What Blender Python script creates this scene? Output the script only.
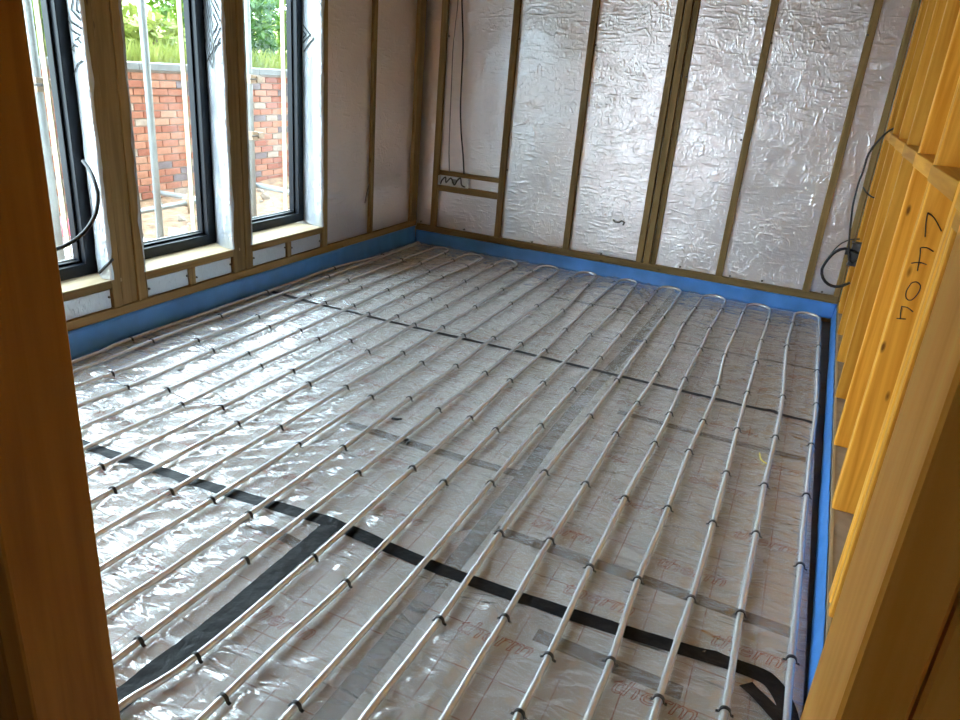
import bpy, bmesh, math, random
from mathutils import Vector, Matrix, noise
random.seed(7)
for o in list(bpy.data.objects): bpy.data.objects.remove(o)
scene = bpy.context.scene
col = scene.collection

# ------------------------------------------------------------------ camera
YAW, PITCH, ROLL, FPX, CAMH = 0.393125417, 1.19297710, 0.0854054006, 732.05, 1.38622749
CR = Matrix.Rotation(YAW, 3, 'Z') @ Matrix.Rotation(PITCH, 3, 'X') @ Matrix.Rotation(ROLL, 3, 'Z')
CO = Vector((0, 0, CAMH))
cam_d = bpy.data.cameras.new('camera')
cam = bpy.data.objects.new('camera', cam_d); col.objects.link(cam)
cam.matrix_world = Matrix.Translation(CO) @ CR.to_4x4()
cam_d.sensor_width = 36; cam_d.lens = FPX / 960 * 36; cam_d.clip_start = 0.02
scene.camera = cam

# ------------------------------------------------------------------ light
world = bpy.data.worlds.new('sky'); scene.world = world; world.use_nodes = True
wn = world.node_tree.nodes; wl = world.node_tree.links; wn.clear()
wout = wn.new('ShaderNodeOutputWorld'); bg = wn.new('ShaderNodeBackground')
bg.inputs['Color'].default_value = (0.69, 0.86, 1.0, 1); bg.inputs['Strength'].default_value = 7.0
wl.new(bg.outputs[0], wout.inputs[0])
scene.view_settings.view_transform = 'Standard'
scene.view_settings.look = 'None'
scene.view_settings.exposure = 1.35
scene.view_settings.gamma = 1.0
scene.view_settings.use_curve_mapping = False

# ------------------------------------------------------------------ pixel helpers
def ray(u, v): return CR @ Vector(((u - 480) / FPX, -(v - 360) / FPX, -1.0))
def at(u, v, ax, val):
    d = ray(u, v); return CO + d * ((val - CO[ax]) / d[ax])
def on_plane(u, v, p0, n):
    d = ray(u, v); return CO + d * ((Vector(p0) - CO).dot(n) / d.dot(n))

# ------------------------------------------------------------------ materials
def new_mat(name):
    m = bpy.data.materials.new(name); m.use_nodes = True
    nt = m.node_tree; b = nt.nodes['Principled BSDF']
    return m, nt, b
def plain(name, rgb, rough=0.5, metal=0.0, spec=0.5, var=0.12, scale=8.0, bump=0.0):
    m, nt, b = new_mat(name); N, L = nt.nodes, nt.links
    tc = N.new('ShaderNodeTexCoord'); n = N.new('ShaderNodeTexNoise'); n.inputs['Scale'].default_value = scale; n.inputs['Detail'].default_value = 6
    L.new(tc.outputs['Object'], n.inputs['Vector'])
    r = N.new('ShaderNodeValToRGB'); r.color_ramp.elements[0].position = 0.3; r.color_ramp.elements[1].position = 0.7
    r.color_ramp.elements[0].color = (*[c * (1 - var) for c in rgb], 1); r.color_ramp.elements[1].color = (*[min(1, c * (1 + var)) for c in rgb], 1)
    L.new(n.outputs[0], r.inputs[0]); L.new(r.outputs[0], b.inputs['Base Color'])
    b.inputs['Roughness'].default_value = rough; b.inputs['Metallic'].default_value = metal; b.inputs['Specular IOR Level'].default_value = spec
    if bump:
        bp = N.new('ShaderNodeBump'); bp.inputs['Strength'].default_value = bump; bp.inputs['Distance'].default_value = 0.01
        L.new(n.outputs[0], bp.inputs['Height']); L.new(bp.outputs[0], b.inputs['Normal'])
    return m
def wood(name, light, dark, axis, rough=0.6, knots=True):
    m, nt, b = new_mat(name); N, L = nt.nodes, nt.links
    tc = N.new('ShaderNodeTexCoord'); oi = N.new('ShaderNodeObjectInfo')
    add = N.new('ShaderNodeVectorMath'); add.operation = 'ADD'
    mul = N.new('ShaderNodeVectorMath'); mul.operation = 'SCALE'; mul.inputs[0].default_value = (7.3, 3.1, 5.7)
    L.new(oi.outputs['Random'], mul.inputs['Scale']); L.new(tc.outputs['Object'], add.inputs[0]); L.new(mul.outputs[0], add.inputs[1])
    mp = N.new('ShaderNodeMapping'); s = [34.0, 34.0, 34.0]; s[axis] = 1.6; mp.inputs['Scale'].default_value = s
    L.new(add.outputs[0], mp.inputs['Vector'])
    n = N.new('ShaderNodeTexNoise'); n.inputs['Scale'].default_value = 1.0; n.inputs['Detail'].default_value = 5; n.inputs['Distortion'].default_value = 0.6
    L.new(mp.outputs[0], n.inputs['Vector'])
    r = N.new('ShaderNodeValToRGB'); r.color_ramp.elements[0].position = 0.32; r.color_ramp.elements[1].position = 0.66
    r.color_ramp.elements[0].color = (*dark, 1); r.color_ramp.elements[1].color = (*light, 1)
    L.new(n.outputs[0], r.inputs[0])
    # board-to-board tone
    tone = N.new('ShaderNodeMapRange'); tone.inputs['To Min'].default_value = 0.72; tone.inputs['To Max'].default_value = 1.14
    L.new(oi.outputs['Random'], tone.inputs['Value'])
    tm = N.new('ShaderNodeVectorMath'); tm.operation = 'SCALE'
    L.new(r.outputs[0], tm.inputs[0]); L.new(tone.outputs[0], tm.inputs['Scale'])
    last = tm.outputs[0]
    if knots:
        mp2 = N.new('ShaderNodeMapping'); s2 = [9.0, 9.0, 9.0]; s2[axis] = 3.2; mp2.inputs['Scale'].default_value = s2
        L.new(add.outputs[0], mp2.inputs['Vector'])
        vo = N.new('ShaderNodeTexVoronoi'); vo.inputs['Scale'].default_value = 1.0; L.new(mp2.outputs[0], vo.inputs['Vector'])
        kr = N.new('ShaderNodeValToRGB'); kr.color_ramp.elements[0].position = 0.03; kr.color_ramp.elements[1].position = 0.075
        kr.color_ramp.elements[0].color = (1, 1, 1, 1); kr.color_ramp.elements[1].color = (0, 0, 0, 1)
        L.new(vo.outputs['Distance'], kr.inputs[0])
        mx = N.new('ShaderNodeMix'); mx.data_type = 'RGBA'; mx.inputs['B'].default_value = (dark[0] * .35, dark[1] * .3, dark[2] * .3, 1)
        L.new(kr.outputs[0], mx.inputs['Factor']); L.new(last, mx.inputs['A']); last = mx.outputs['Result']
    L.new(last, b.inputs['Base Color'])
    b.inputs['Roughness'].default_value = rough; b.inputs['Specular IOR Level'].default_value = 0.25
    bp = N.new('ShaderNodeBump'); bp.inputs['Strength'].default_value = 0.25; bp.inputs['Distance'].default_value = 0.002
    L.new(n.outputs[0], bp.inputs['Height']); L.new(bp.outputs[0], b.inputs['Normal'])
    return m
PINE_L, PINE_D = (0.84, 0.41, 0.055), (0.60, 0.235, 0.015)
TREAT_L, TREAT_D = (0.33, 0.215, 0.085), (0.20, 0.125, 0.042)
pine = [wood('pine_%s' % 'xyz'[i], PINE_L, PINE_D, i) for i in range(3)]
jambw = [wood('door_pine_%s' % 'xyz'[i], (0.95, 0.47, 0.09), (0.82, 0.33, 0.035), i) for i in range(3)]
shaded_jambw = [wood('shaded_door_pine_%s' % 'xyz'[i], (0.50, 0.215, 0.035), (0.36, 0.14, 0.018), i) for i in range(3)]  # door pine with the left jamb's shade put into its colour
treat = [wood('treated_softwood_%s' % 'xyz'[i], TREAT_L, TREAT_D, i) for i in range(3)]
palew = wood('pale_planed_softwood', (0.62, 0.50, 0.33), (0.52, 0.39, 0.23), 1)

def foil_mat(name, rgb, rough, kind):
    m, nt, b = new_mat(name); N, L = nt.nodes, nt.links
    tc = N.new('ShaderNodeTexCoord')
    # long level creases
    mp = N.new('ShaderNodeMapping'); mp.inputs['Scale'].default_value = (5.0, 5.0, 20.0) if kind == 'wall' else (11, 11, 11)
    L.new(tc.outputs['Object'], mp.inputs['Vector'])
    n1 = N.new('ShaderNodeTexNoise'); n1.noise_type = 'RIDGED_MULTIFRACTAL'; n1.inputs['Scale'].default_value = 1.6; n1.inputs['Detail'].default_value = 3; n1.inputs['Distortion'].default_value = 0.9
    L.new(mp.outputs[0], n1.inputs['Vector'])
    # fine crackle
    mp2 = N.new('ShaderNodeMapping'); mp2.inputs['Scale'].default_value = (1.0, 1.0, 0.55); mp2.inputs['Rotation'].default_value = (0, 0.5, 0)
    L.new(tc.outputs['Object'], mp2.inputs['Vector'])
    v = N.new('ShaderNodeTexNoise'); v.noise_type = 'RIDGED_MULTIFRACTAL'; v.inputs['Scale'].default_value = 36; v.inputs['Detail'].default_value = 2; v.inputs['Distortion'].default_value = 1.4
    L.new(mp2.outputs[0], v.inputs['Vector'])
    n2 = N.new('ShaderNodeTexNoise'); n2.inputs['Scale'].default_value = 2.3; n2.inputs['Detail'].default_value = 2
    L.new(tc.outputs['Object'], n2.inputs['Vector'])
    gate = N.new('ShaderNodeMapRange'); gate.inputs['From Min'].default_value = 0.4; gate.inputs['From Max'].default_value = 0.65; gate.inputs['To Min'].default_value = 0.5; gate.inputs['To Max'].default_value = 1.0
    L.new(n2.outputs[0], gate.inputs['Value'])
    mm = N.new('ShaderNodeMath'); mm.operation = 'MULTIPLY'; L.new(v.outputs[0], mm.inputs[0]); L.new(gate.outputs[0], mm.inputs[1])
    m1 = N.new('ShaderNodeMath'); m1.operation = 'MULTIPLY_ADD'; m1.inputs[1].default_value = 0.9; L.new(n1.outputs[0], m1.inputs[0]); L.new(mm.outputs[0], m1.inputs[2])
    bp = N.new('ShaderNodeBump'); bp.inputs['Strength'].default_value = 0.75; bp.inputs['Distance'].default_value = 0.006
    L.new(m1.outputs[0], bp.inputs['Height']); L.new(bp.outputs[0], b.inputs['Normal'])
    # faint stains
    r = N.new('ShaderNodeValToRGB'); r.color_ramp.elements[0].position = 0.3; r.color_ramp.elements[1].position = 0.75
    r.color_ramp.elements[0].color = (*[c * .88 for c in rgb], 1); r.color_ramp.elements[1].color = (*rgb, 1)
    L.new(n2.outputs[0], r.inputs[0]); L.new(r.outputs[0], b.inputs['Base Color'])
    b.inputs['Metallic'].default_value = 0.85 if kind == 'wall' else 0.7
    b.inputs['Roughness'].default_value = rough
    return m
foil = foil_mat('foil_facing', (0.95, 0.92, 0.92), 0.30, 'wall')
quilt = foil_mat('silver_quilt', (0.62, 0.66, 0.71), 0.38, 'quilt')

def floor_board_mat():
    m, nt, b = new_mat('printed_foil_board'); N, L = nt.nodes, nt.links
    tc = N.new('ShaderNodeTexCoord'); sp = N.new('ShaderNodeSeparateXYZ'); L.new(tc.outputs['Object'], sp.inputs[0])
    def line(sock, pitch, w):
        a = N.new('ShaderNodeMath'); a.operation = 'PINGPONG'; a.inputs[1].default_value = pitch / 2; L.new(sock, a.inputs[0])
        c = N.new('ShaderNodeMath'); c.operation = 'LESS_THAN'; c.inputs[1].default_value = w; L.new(a.outputs[0], c.inputs[0]); return c.outputs[0]
    l1 = line(sp.outputs['X'], 0.146, 0.0016); l2 = line(sp.outputs['Y'], 0.146, 0.0016)
    mx = N.new('ShaderNodeMath'); mx.operation = 'MAXIMUM'; L.new(l1, mx.inputs[0]); L.new(l2, mx.inputs[1])
    n = N.new('ShaderNodeTexNoise'); n.inputs['Scale'].default_value = 5; n.inputs['Detail'].default_value = 5; L.new(tc.outputs['Object'], n.inputs['Vector'])
    fade = N.new('ShaderNodeMapRange'); fade.inputs['From Min'].default_value = 0.3; fade.inputs['From Max'].default_value = 0.6; fade.inputs['To Max'].default_value = 0.85
    L.new(n.outputs[0], fade.inputs['Value'])
    ml = N.new('ShaderNodeMath'); ml.operation = 'MULTIPLY'; L.new(mx.outputs[0], ml.inputs[0]); L.new(fade.outputs[0], ml.inputs[1])
    r = N.new('ShaderNodeValToRGB'); r.color_ramp.elements[0].color = (0.58, 0.53, 0.49, 1); r.color_ramp.elements[1].color = (0.74, 0.70, 0.66, 1)
    L.new(n.outputs[0], r.inputs[0])
    mix = N.new('ShaderNodeMix'); mix.data_type = 'RGBA'; mix.inputs['B'].default_value = (0.34, 0.05, 0.05, 1)
    L.new(ml.outputs[0], mix.inputs['Factor']); L.new(r.outputs[0], mix.inputs['A']); L.new(mix.outputs['Result'], b.inputs['Base Color'])
    b.inputs['Metallic'].default_value = 0.35; b.inputs['Roughness'].default_value = 0.5
    return m
board_m = floor_board_mat()

def film_mat():
    m, nt, b = new_mat('clear_polythene'); N, L = nt.nodes, nt.links
    tc = N.new('ShaderNodeTexCoord')
    mp = N.new('ShaderNodeMapping'); mp.inputs['Rotation'].default_value = (0, 0, 0.55); mp.inputs['Scale'].default_value = (6, 24, 6)
    L.new(tc.outputs['Object'], mp.inputs['Vector'])
    n = N.new('ShaderNodeTexNoise'); n.noise_type = 'RIDGED_MULTIFRACTAL'; n.inputs['Scale'].default_value = 1.2; n.inputs['Detail'].default_value = 3; n.inputs['Distortion'].default_value = 1.2
    L.new(mp.outputs[0], n.inputs['Vector'])
    mp2 = N.new('ShaderNodeMapping'); mp2.inputs['Rotation'].default_value = (0, 0, -0.5); mp2.inputs['Scale'].default_value = (4, 15, 4); L.new(tc.outputs['Object'], mp2.inputs['Vector'])
    nb = N.new('ShaderNodeTexNoise'); nb.noise_type = 'RIDGED_MULTIFRACTAL'; nb.inputs['Scale'].default_value = 1.0; nb.inputs['Detail'].default_value = 2; nb.inputs['Distortion'].default_value = 1.5
    L.new(mp2.outputs[0], nb.inputs['Vector'])
    ad = N.new('ShaderNodeMath'); ad.operation = 'ADD'; L.new(n.outputs[0], ad.inputs[0]); L.new(nb.outputs[0], ad.inputs[1])
    bp = N.new('ShaderNodeBump'); bp.inputs['Strength'].default_value = 0.9; bp.inputs['Distance'].default_value = 0.011
    L.new(ad.outputs[0], bp.inputs['Height'])
    N.remove(b)
    tr = N.new('ShaderNodeBsdfTransparent'); tr.inputs['Color'].default_value = (0.96, 0.97, 0.97, 1)
    df = N.new('ShaderNodeBsdfDiffuse'); df.inputs['Color'].default_value = (0.86, 0.88, 0.90, 1); L.new(bp.outputs[0], df.inputs['Normal'])
    gl = N.new('ShaderNodeBsdfGlossy'); gl.inputs['Roughness'].default_value = 0.13; gl.inputs['Color'].default_value = (1, 1, 1, 1); L.new(bp.outputs[0], gl.inputs['Normal'])
    m1 = N.new('ShaderNodeMixShader'); m1.inputs[0].default_value = 0.31; L.new(tr.outputs[0], m1.inputs[1]); L.new(df.outputs[0], m1.inputs[2])
    lw = N.new('ShaderNodeLayerWeight'); lw.inputs['Blend'].default_value = 0.5; L.new(bp.outputs[0], lw.inputs['Normal'])
    pw = N.new('ShaderNodeMath'); pw.operation = 'POWER'; pw.inputs[1].default_value = 4.0; L.new(lw.outputs['Facing'], pw.inputs[0])
    fr = N.new('ShaderNodeMath'); fr.operation = 'MULTIPLY_ADD'; fr.inputs[1].default_value = 0.85; fr.inputs[2].default_value = 0.16; L.new(pw.outputs[0], fr.inputs[0])
    m2 = N.new('ShaderNodeMixShader'); L.new(fr.outputs[0], m2.inputs[0]); L.new(m1.outputs[0], m2.inputs[1]); L.new(gl.outputs[0], m2.inputs[2])
    L.new(m2.outputs[0], N['Material Output'].inputs['Surface'])
    return m
film_m = film_mat()
blue_m = plain('blue_membrane', (0.075, 0.27, 0.68), 0.35, 0, 0.5, 0.18, 5.0)
pipe_m = plain('grey_white_pipe', (0.86, 0.86, 0.86), 0.24, 0.55, 0.6, 0.04, 20)
clip_m = plain('black_plastic', (0.012, 0.012, 0.013), 0.4, 0, 0.5, 0.2)
cable_m = plain('black_cable', (0.018, 0.018, 0.02), 0.45, 0, 0.5, 0.1)
gcable_m = plain('grey_cable', (0.20, 0.20, 0.21), 0.45, 0, 0.5, 0.1)
tape_m = plain('black_tape', (0.008, 0.008, 0.010), 0.45, 0, 0.25, 0.3, 30, 0.5)
gtape_m = plain('dark_grey_tape', (0.02, 0.02, 0.023), 0.45, 0, 0.4, 0.25, 30)
red_m = plain('red_print', (0.40, 0.05, 0.045), 0.6, 0, 0.3, 0.2)
black_print = plain('black_print', (0.012, 0.013, 0.015), 0.5, 0, 0.4, 0.1)
frame_m = plain('anthracite_frame', (0.007, 0.010, 0.016), 0.35, 0, 0.25, 0.06)
gasket_m = plain('pale_gasket', (0.55, 0.56, 0.57), 0.5)
cream_m = plain('cream_cladding', (0.62, 0.54, 0.36), 0.7)
sole_m = plain('dusty_sole_plate', (0.34, 0.26, 0.19), 0.85, 0, 0.2, 0.2, 14)
white_board = plain('white_board', (0.80, 0.82, 0.84), 0.5, 0.0, 0.5, 0.06)
plaster_m = plain('plain_plaster', (0.60, 0.56, 0.50), 0.9)
hall_m = plain('dark_brown_board', (0.38, 0.15, 0.05), 0.8, 0, 0.3, 0.3, 20)
ceil_m = plain('brown_ceiling_board', (0.34, 0.24, 0.15), 0.8, 0, 0.3, 0.3, 12)
facade_m = plain('dull_facade', (0.30, 0.27, 0.24), 0.9)
osb_m = plain('orange_board', (0.58, 0.36, 0.13), 0.7, 0, 0.3, 0.3, 30)
concrete_m = plain('concrete_slab', (0.36, 0.35, 0.33), 0.9)
galv_m = plain('galvanised_steel', (0.30, 0.33, 0.34), 0.42, 0.5, 0.5, 0.12, 12)
rust_m = plain('rusty_coupler', (0.36, 0.27, 0.19), 0.6, 0.5, 0.4, 0.3, 40)
mortar_m = plain('mortar', (0.36, 0.31, 0.26), 0.95)
coping_m = plain('grey_coping_stone', (0.20, 0.21, 0.21), 0.9)
soil_m = plain('rubble_soil', (0.25, 0.155, 0.095), 0.95, 0, 0.2, 0.5, 9, 0.6)
rock_m = plain('pale_rubble', (0.30, 0.25, 0.20), 0.9, 0, 0.3, 0.25, 6)
redbag_m = plain('red_plastic', (0.62, 0.06, 0.09), 0.5)
steel_m = plain('nail_steel', (0.12, 0.11, 0.10), 0.5, 0.5)
yellow_m = plain('yellow_strap', (0.75, 0.62, 0.12), 0.5)
def brick_mat():
    m, nt, b = new_mat('red_brick'); N, L = nt.nodes, nt.links
    oi = N.new('ShaderNodeObjectInfo'); r = N.new('ShaderNodeValToRGB'); r.color_ramp.interpolation = 'CONSTANT'
    cs = [(0.0, (0.50, 0.20, 0.12)), (0.25, (0.58, 0.27, 0.17)), (0.5, (0.44, 0.16, 0.10)), (0.68, (0.62, 0.34, 0.23)), (0.82, (0.26, 0.21, 0.22)), (0.92, (0.52, 0.42, 0.34))]
    e = r.color_ramp.elements
    e[0].position = 0; e[0].color = (*cs[0][1], 1); e[1].position = cs[1][0]; e[1].color = (*cs[1][1], 1)
    for p, c in cs[2:]:
        k = e.new(p); k.color = (*c, 1)
    L.new(oi.outputs['Random'], r.inputs[0])
    tc = N.new('ShaderNodeTexCoord'); n = N.new('ShaderNodeTexNoise'); n.inputs['Scale'].default_value = 25; n.inputs['Detail'].default_value = 4
    L.new(tc.outputs['Object'], n.inputs['Vector'])
    mr = N.new('ShaderNodeMapRange'); mr.inputs['To Min'].default_value = 0.5; mr.inputs['To Max'].default_value = 1.0; L.new(n.outputs[0], mr.inputs['Value'])
    s = N.new('ShaderNodeVectorMath'); s.operation = 'SCALE'; L.new(r.outputs[0], s.inputs[0]); L.new(mr.outputs[0], s.inputs['Scale'])
    L.new(s.outputs[0], b.inputs['Base Color']); b.inputs['Roughness'].default_value = 0.9
    return m
brick_m = brick_mat()
def leaf_mat(name, c1, c2):
    m, nt, b = new_mat(name); N, L = nt.nodes, nt.links
    tc = N.new('ShaderNodeTexCoord'); n = N.new('ShaderNodeTexNoise'); n.inputs['Scale'].default_value = 3.0; n.inputs['Detail'].default_value = 8
    L.new(tc.outputs['Object'], n.inputs['Vector'])
    r = N.new('ShaderNodeValToRGB'); r.color_ramp.elements[0].position = 0.35; r.color_ramp.elements[1].position = 0.65
    r.color_ramp.elements[0].color = (*c1, 1); r.color_ramp.elements[1].color = (*c2, 1)
    L.new(n.outputs[0], r.inputs[0]); L.new(r.outputs[0], b.inputs['Base Color'])
    b.inputs['Roughness'].default_value = 0.55
    tl = N.new('ShaderNodeBsdfTranslucent'); L.new(r.outputs[0], tl.inputs['Color'])
    ms = N.new('ShaderNodeMixShader'); ms.inputs[0].default_value = 0.35
    L.new(b.outputs[0], ms.inputs[1]); L.new(tl.outputs[0], ms.inputs[2]); L.new(ms.outputs[0], N['Material Output'].inputs['Surface'])
    return m
leafs = [leaf_mat('leaf_bright', (0.09, 0.20, 0.018), (0.25, 0.36, 0.035)), leaf_mat('leaf_deep', (0.022, 0.085, 0.012), (0.09, 0.19, 0.025)), leaf_mat('leaf_yellow', (0.20, 0.25, 0.045), (0.34, 0.36, 0.085))]
bark_m = plain('bark', (0.16, 0.11, 0.07), 0.9)
def glass_mat():
    m, nt, b = new_mat('window_glass'); N, L = nt.nodes, nt.links
    N.remove(b)
    t = N.new('ShaderNodeBsdfTransparent'); t.inputs['Color'].default_value = (0.96, 0.98, 0.97, 1)
    g = N.new('ShaderNodeBsdfGlossy'); g.inputs['Roughness'].default_value = 0.01
    lw = N.new('ShaderNodeLayerWeight'); lw.inputs['Blend'].default_value = 0.5
    pw = N.new('ShaderNodeMath'); pw.operation = 'POWER'; pw.inputs[1].default_value = 5.0; L.new(lw.outputs['Facing'], pw.inputs[0])
    fr = N.new('ShaderNodeMath'); fr.operation = 'MULTIPLY_ADD'; fr.inputs[1].default_value = 0.9; fr.inputs[2].default_value = 0.035; L.new(pw.outputs[0], fr.inputs[0])
    ms = N.new('ShaderNodeMixShader'); L.new(fr.outputs[0], ms.inputs[0]); L.new(t.outputs[0], ms.inputs[1]); L.new(g.outputs[0], ms.inputs[2])
    tc = N.new('ShaderNodeTexCoord'); n = N.new('ShaderNodeTexNoise'); n.inputs['Scale'].default_value = 2.0
    L.new(tc.outputs['Object'], n.inputs['Vector'])
    bp = N.new('ShaderNodeBump'); bp.inputs['Strength'].default_value = 0.02; L.new(n.outputs[0], bp.inputs['Height']); L.new(bp.outputs[0], g.inputs['Normal'])
    L.new(ms.outputs[0], N['Material Output'].inputs['Surface'])
    return m
glass_m = glass_mat()

# ------------------------------------------------------------------ builders
def link(name, me, mat, parent=None, smooth=False):
    o = bpy.data.objects.new(name, me); col.objects.link(o)
    if mat is not None and not me.materials: me.materials.append(mat)
    if parent is not None: o.parent = parent
    if smooth: me.polygons.foreach_set('use_smooth', [True] * len(me.polygons))
    return o
def mesh(name, verts, faces):
    me = bpy.data.meshes.new(name); me.from_pydata([tuple(v) for v in verts], [], faces); me.update(); return me
def tag(o, label, cat, group=None, kind=None):
    o['label'] = label; o['category'] = cat
    if group: o['group'] = group
    if kind: o['kind'] = kind
    return o
def empty(name, loc=(0, 0, 0), parent=None):
    o = bpy.data.objects.new(name, None); col.objects.link(o); o.location = loc; o.empty_display_size = 0.1
    if parent: o.parent = parent
    return o
def bevel_box_mesh(name, x0, x1, y0, y1, z0, z1, bev=0.003):
    bm = bmesh.new(); bmesh.ops.create_cube(bm, size=1)
    for v in bm.verts:
        v.co = Vector(((x0 + x1) / 2 + v.co.x * (x1 - x0), (y0 + y1) / 2 + v.co.y * (y1 - y0), (z0 + z1) / 2 + v.co.z * (z1 - z0)))
    if bev: bmesh.ops.bevel(bm, geom=bm.edges[:], offset=min(bev, .3 * min(x1 - x0, y1 - y0, z1 - z0)), segments=1, affect='EDGES')
    me = bpy.data.meshes.new(name); bm.to_mesh(me); bm.free(); return me
def box(name, x0, x1, y0, y1, z0, z1, mat, parent=None, bev=0.003):
    return link(name, bevel_box_mesh(name, x0, x1, y0, y1, z0, z1, bev), mat, parent)
def multi_box(name, boxes, mat, parent=None):
    V, F = [], []
    for (x0, x1, y0, y1, z0, z1) in boxes:
        b = len(V); V += [(x, y, z) for z in (z0, z1) for y in (y0, y1) for x in (x0, x1)]
        F += [tuple(b + i for i in f) for f in ((0, 2, 3, 1), (4, 5, 7, 6), (0, 1, 5, 4), (2, 6, 7, 3), (0, 4, 6, 2), (1, 3, 7, 5))]
    return link(name, mesh(name, V, F), mat, parent)
def spline(pts, step=0.03):
    pts = [Vector(p) for p in pts]
    P = [pts[0] * 2 - pts[1]] + pts + [pts[-1] * 2 - pts[-2]]
    out = []
    for i in range(1, len(P) - 2):
        a, b, c, d = P[i - 1:i + 3]; n = max(1, int((c - b).length / step))
        for k in range(n):
            t = k / n
            out.append(0.5 * ((2 * b) + (c - a) * t + (2 * a - 5 * b + 4 * c - d) * t * t + (3 * b - 3 * c + d - a) * t ** 3))
    out.append(pts[-1]); return out
def tube_mesh(name, pts, r, seg=8, caps=True):
    V, F = [], []; n = len(pts); up = Vector((0, 0, 1)); prev = None
    for i, p in enumerate(pts):
        t = (pts[min(i + 1, n - 1)] - pts[max(i - 1, 0)]).normalized()
        if prev is None:
            a = t.cross(up if abs(t.z) < 0.9 else Vector((1, 0, 0))).normalized()
        else:
            a = (prev - t * prev.dot(t)).normalized()
        prev = a; b = t.cross(a)
        for k in range(seg):
            th = 2 * math.pi * k / seg; V.append(p + (a * math.cos(th) + b * math.sin(th)) * r)
    for i in range(n - 1):
        for k in range(seg):
            k2 = (k + 1) % seg; F.append((i * seg + k, i * seg + k2, (i + 1) * seg + k2, (i + 1) * seg + k))
    if caps: F.append(tuple(range(seg))[::-1]); F.append(tuple((n - 1) * seg + k for k in range(seg)))
    return mesh(name, V, F)
def tube(name, pts, r, mat, parent=None, seg=8): return link(name, tube_mesh(name, pts, r, seg), mat, parent, True)
def ordinal(n): return ['first', 'second', 'third', 'fourth', 'fifth', 'sixth', 'seventh', 'eighth', 'ninth', 'tenth', 'eleventh', 'twelfth'][n]

TENS = ['tenth', 'eleventh', 'twelfth', 'thirteenth', 'fourteenth', 'fifteenth', 'sixteenth', 'seventeenth', 'eighteenth', 'nineteenth', 'twentieth', 'twenty-first', 'twenty-second']
def num(n): return ordinal(n) if n < 9 else TENS[n - 9]

# ------------------------------------------------------------------ room constants
XL, YB, CEIL = -2.90, 5.36, 2.45
FY0, FY1 = 0.507, 0.647                      # the wall with the doorway
def xw(y): return 0.353 - 0.0155 * (5.3 - y)  # room face of the right-hand studs

# ================================================================== FLOOR
fl = box('floor', -3.4, 1.0, -3.2, 5.75, -0.16, -0.055, concrete_m, None, 0)
tag(fl, 'concrete slab carrying printed foil insulation boards under the plastic sheet', 'floor', kind='structure')
fl_boards = []
def col_boards(x0, x1, ys):
    for a, b in zip(ys[:-1], ys[1:]):
        fl_boards.append(box('insulation_board', x0 + .0015, x1 - .0015, a + .0015, b - .0015, -0.055, 0.0, board_m, fl, 0.002))
col_boards(XL - .02, -0.72, [0.66, 1.11, 2.26, 3.415, 4.57, 5.40])
col_boards(-0.72, 0.268, [0.66, 0.75, 1.89, 3.02, 4.18, 5.40])
# flat strips of tape on the boards (under the sheet) and on the sheet
def hfilm(x, y):
    w = noise.noise(Vector((x * .55, y * .45, 3.1)))
    ang = 0.55 + 0.9 * w - 0.35 * max(0, x + 0.9)
    c, s = math.cos(ang), math.sin(ang)
    u, v = x * c + y * s, -x * s + y * c
    wx = 0.35 * noise.noise(Vector((u * 1.3, v * 1.3, 9.0)))
    a = 1 - abs(noise.noise(Vector((u * 1.2 + wx, v * 8.5 + wx * 3, 0.0)))); a = max(0, a - .62) / .38
    b = 1 - abs(noise.noise(Vector((u * 3.1 + 5, v * 18.0 + wx * 5, 4.0)))); b = max(0, b - .6) / .4
    d = 1 - abs(noise.noise(Vector((x * 5.0, y * 5.0, 7.7)))); d = max(0, d - .7) / .3
    g = 0.55 + 0.6 * noise.noise(Vector((x * 1.1 + 4, y * .9, 1.0)))
    g = min(1.2, max(0.5, g))
    fx = abs(((x - 0.247) / .15 + .5) % 1 - .5) * .15
    k = min(1, max(0, (fx - .004) / .03)); k = .25 + .75 * k * k * (3 - 2 * k)
    ty = min(abs(y - 1.63), abs(y - 3.45), abs(x + 1.145) if y < 1.65 else 9)
    k *= min(1, max(.12, (ty - .02) / .06))
    return 0.0028 + k * g * (0.019 * a * a + 0.0095 * b * b + 0.004 * d * d)
def strip(name, pts, w, mat, parent, zf, step=0.02, rag=0.0):
    P = spline([(x, y, 0) for x, y in pts], step); V, F = [], []
    for i, p in enumerate(P):
        t = (P[min(i + 1, len(P) - 1)] - P[max(i - 1, 0)]).normalized(); nrm = Vector((-t.y, t.x, 0))
        for k in range(4):
            q = p + nrm * (w * (k / 3 - .5) * (1 + (random.uniform(-rag, rag) if k in (0, 3) else 0))); V.append((q.x, q.y, zf(q.x, q.y)))
    for i in range(len(P) - 1):
        for k in range(3): F.append((i * 4 + k, i * 4 + k + 1, i * 4 + 5 + k, i * 4 + 4 + k))
    me = mesh(name, V, F)
    o = link(name, me, mat, parent, True); return o
under = lambda x, y: 0.0011
over = lambda x, y: hfilm(x, y) + 0.0012
def joint_tape(pts, w, label):
    o = strip('joint_tape', pts, w, gtape_m, None, under, .05)
    tag(o, label, 'tape', 'grey tapes under the clear sheet'); return o
joint_tape([(-0.70, 5.3), (-0.705, 4.2), (-0.73, 3.2), (-0.735, 2.6), (-0.72, 2.1), (-0.72, 1.4), (-0.73, 0.68)], .058, 'long grey joint tape running lengthwise beneath the clear plastic sheet')
joint_tape([(-1.50, 2.265), (-1.1, 2.255), (-0.74, 2.265)], .05, 'short grey joint tape under the sheet beside the loose clips')
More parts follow.
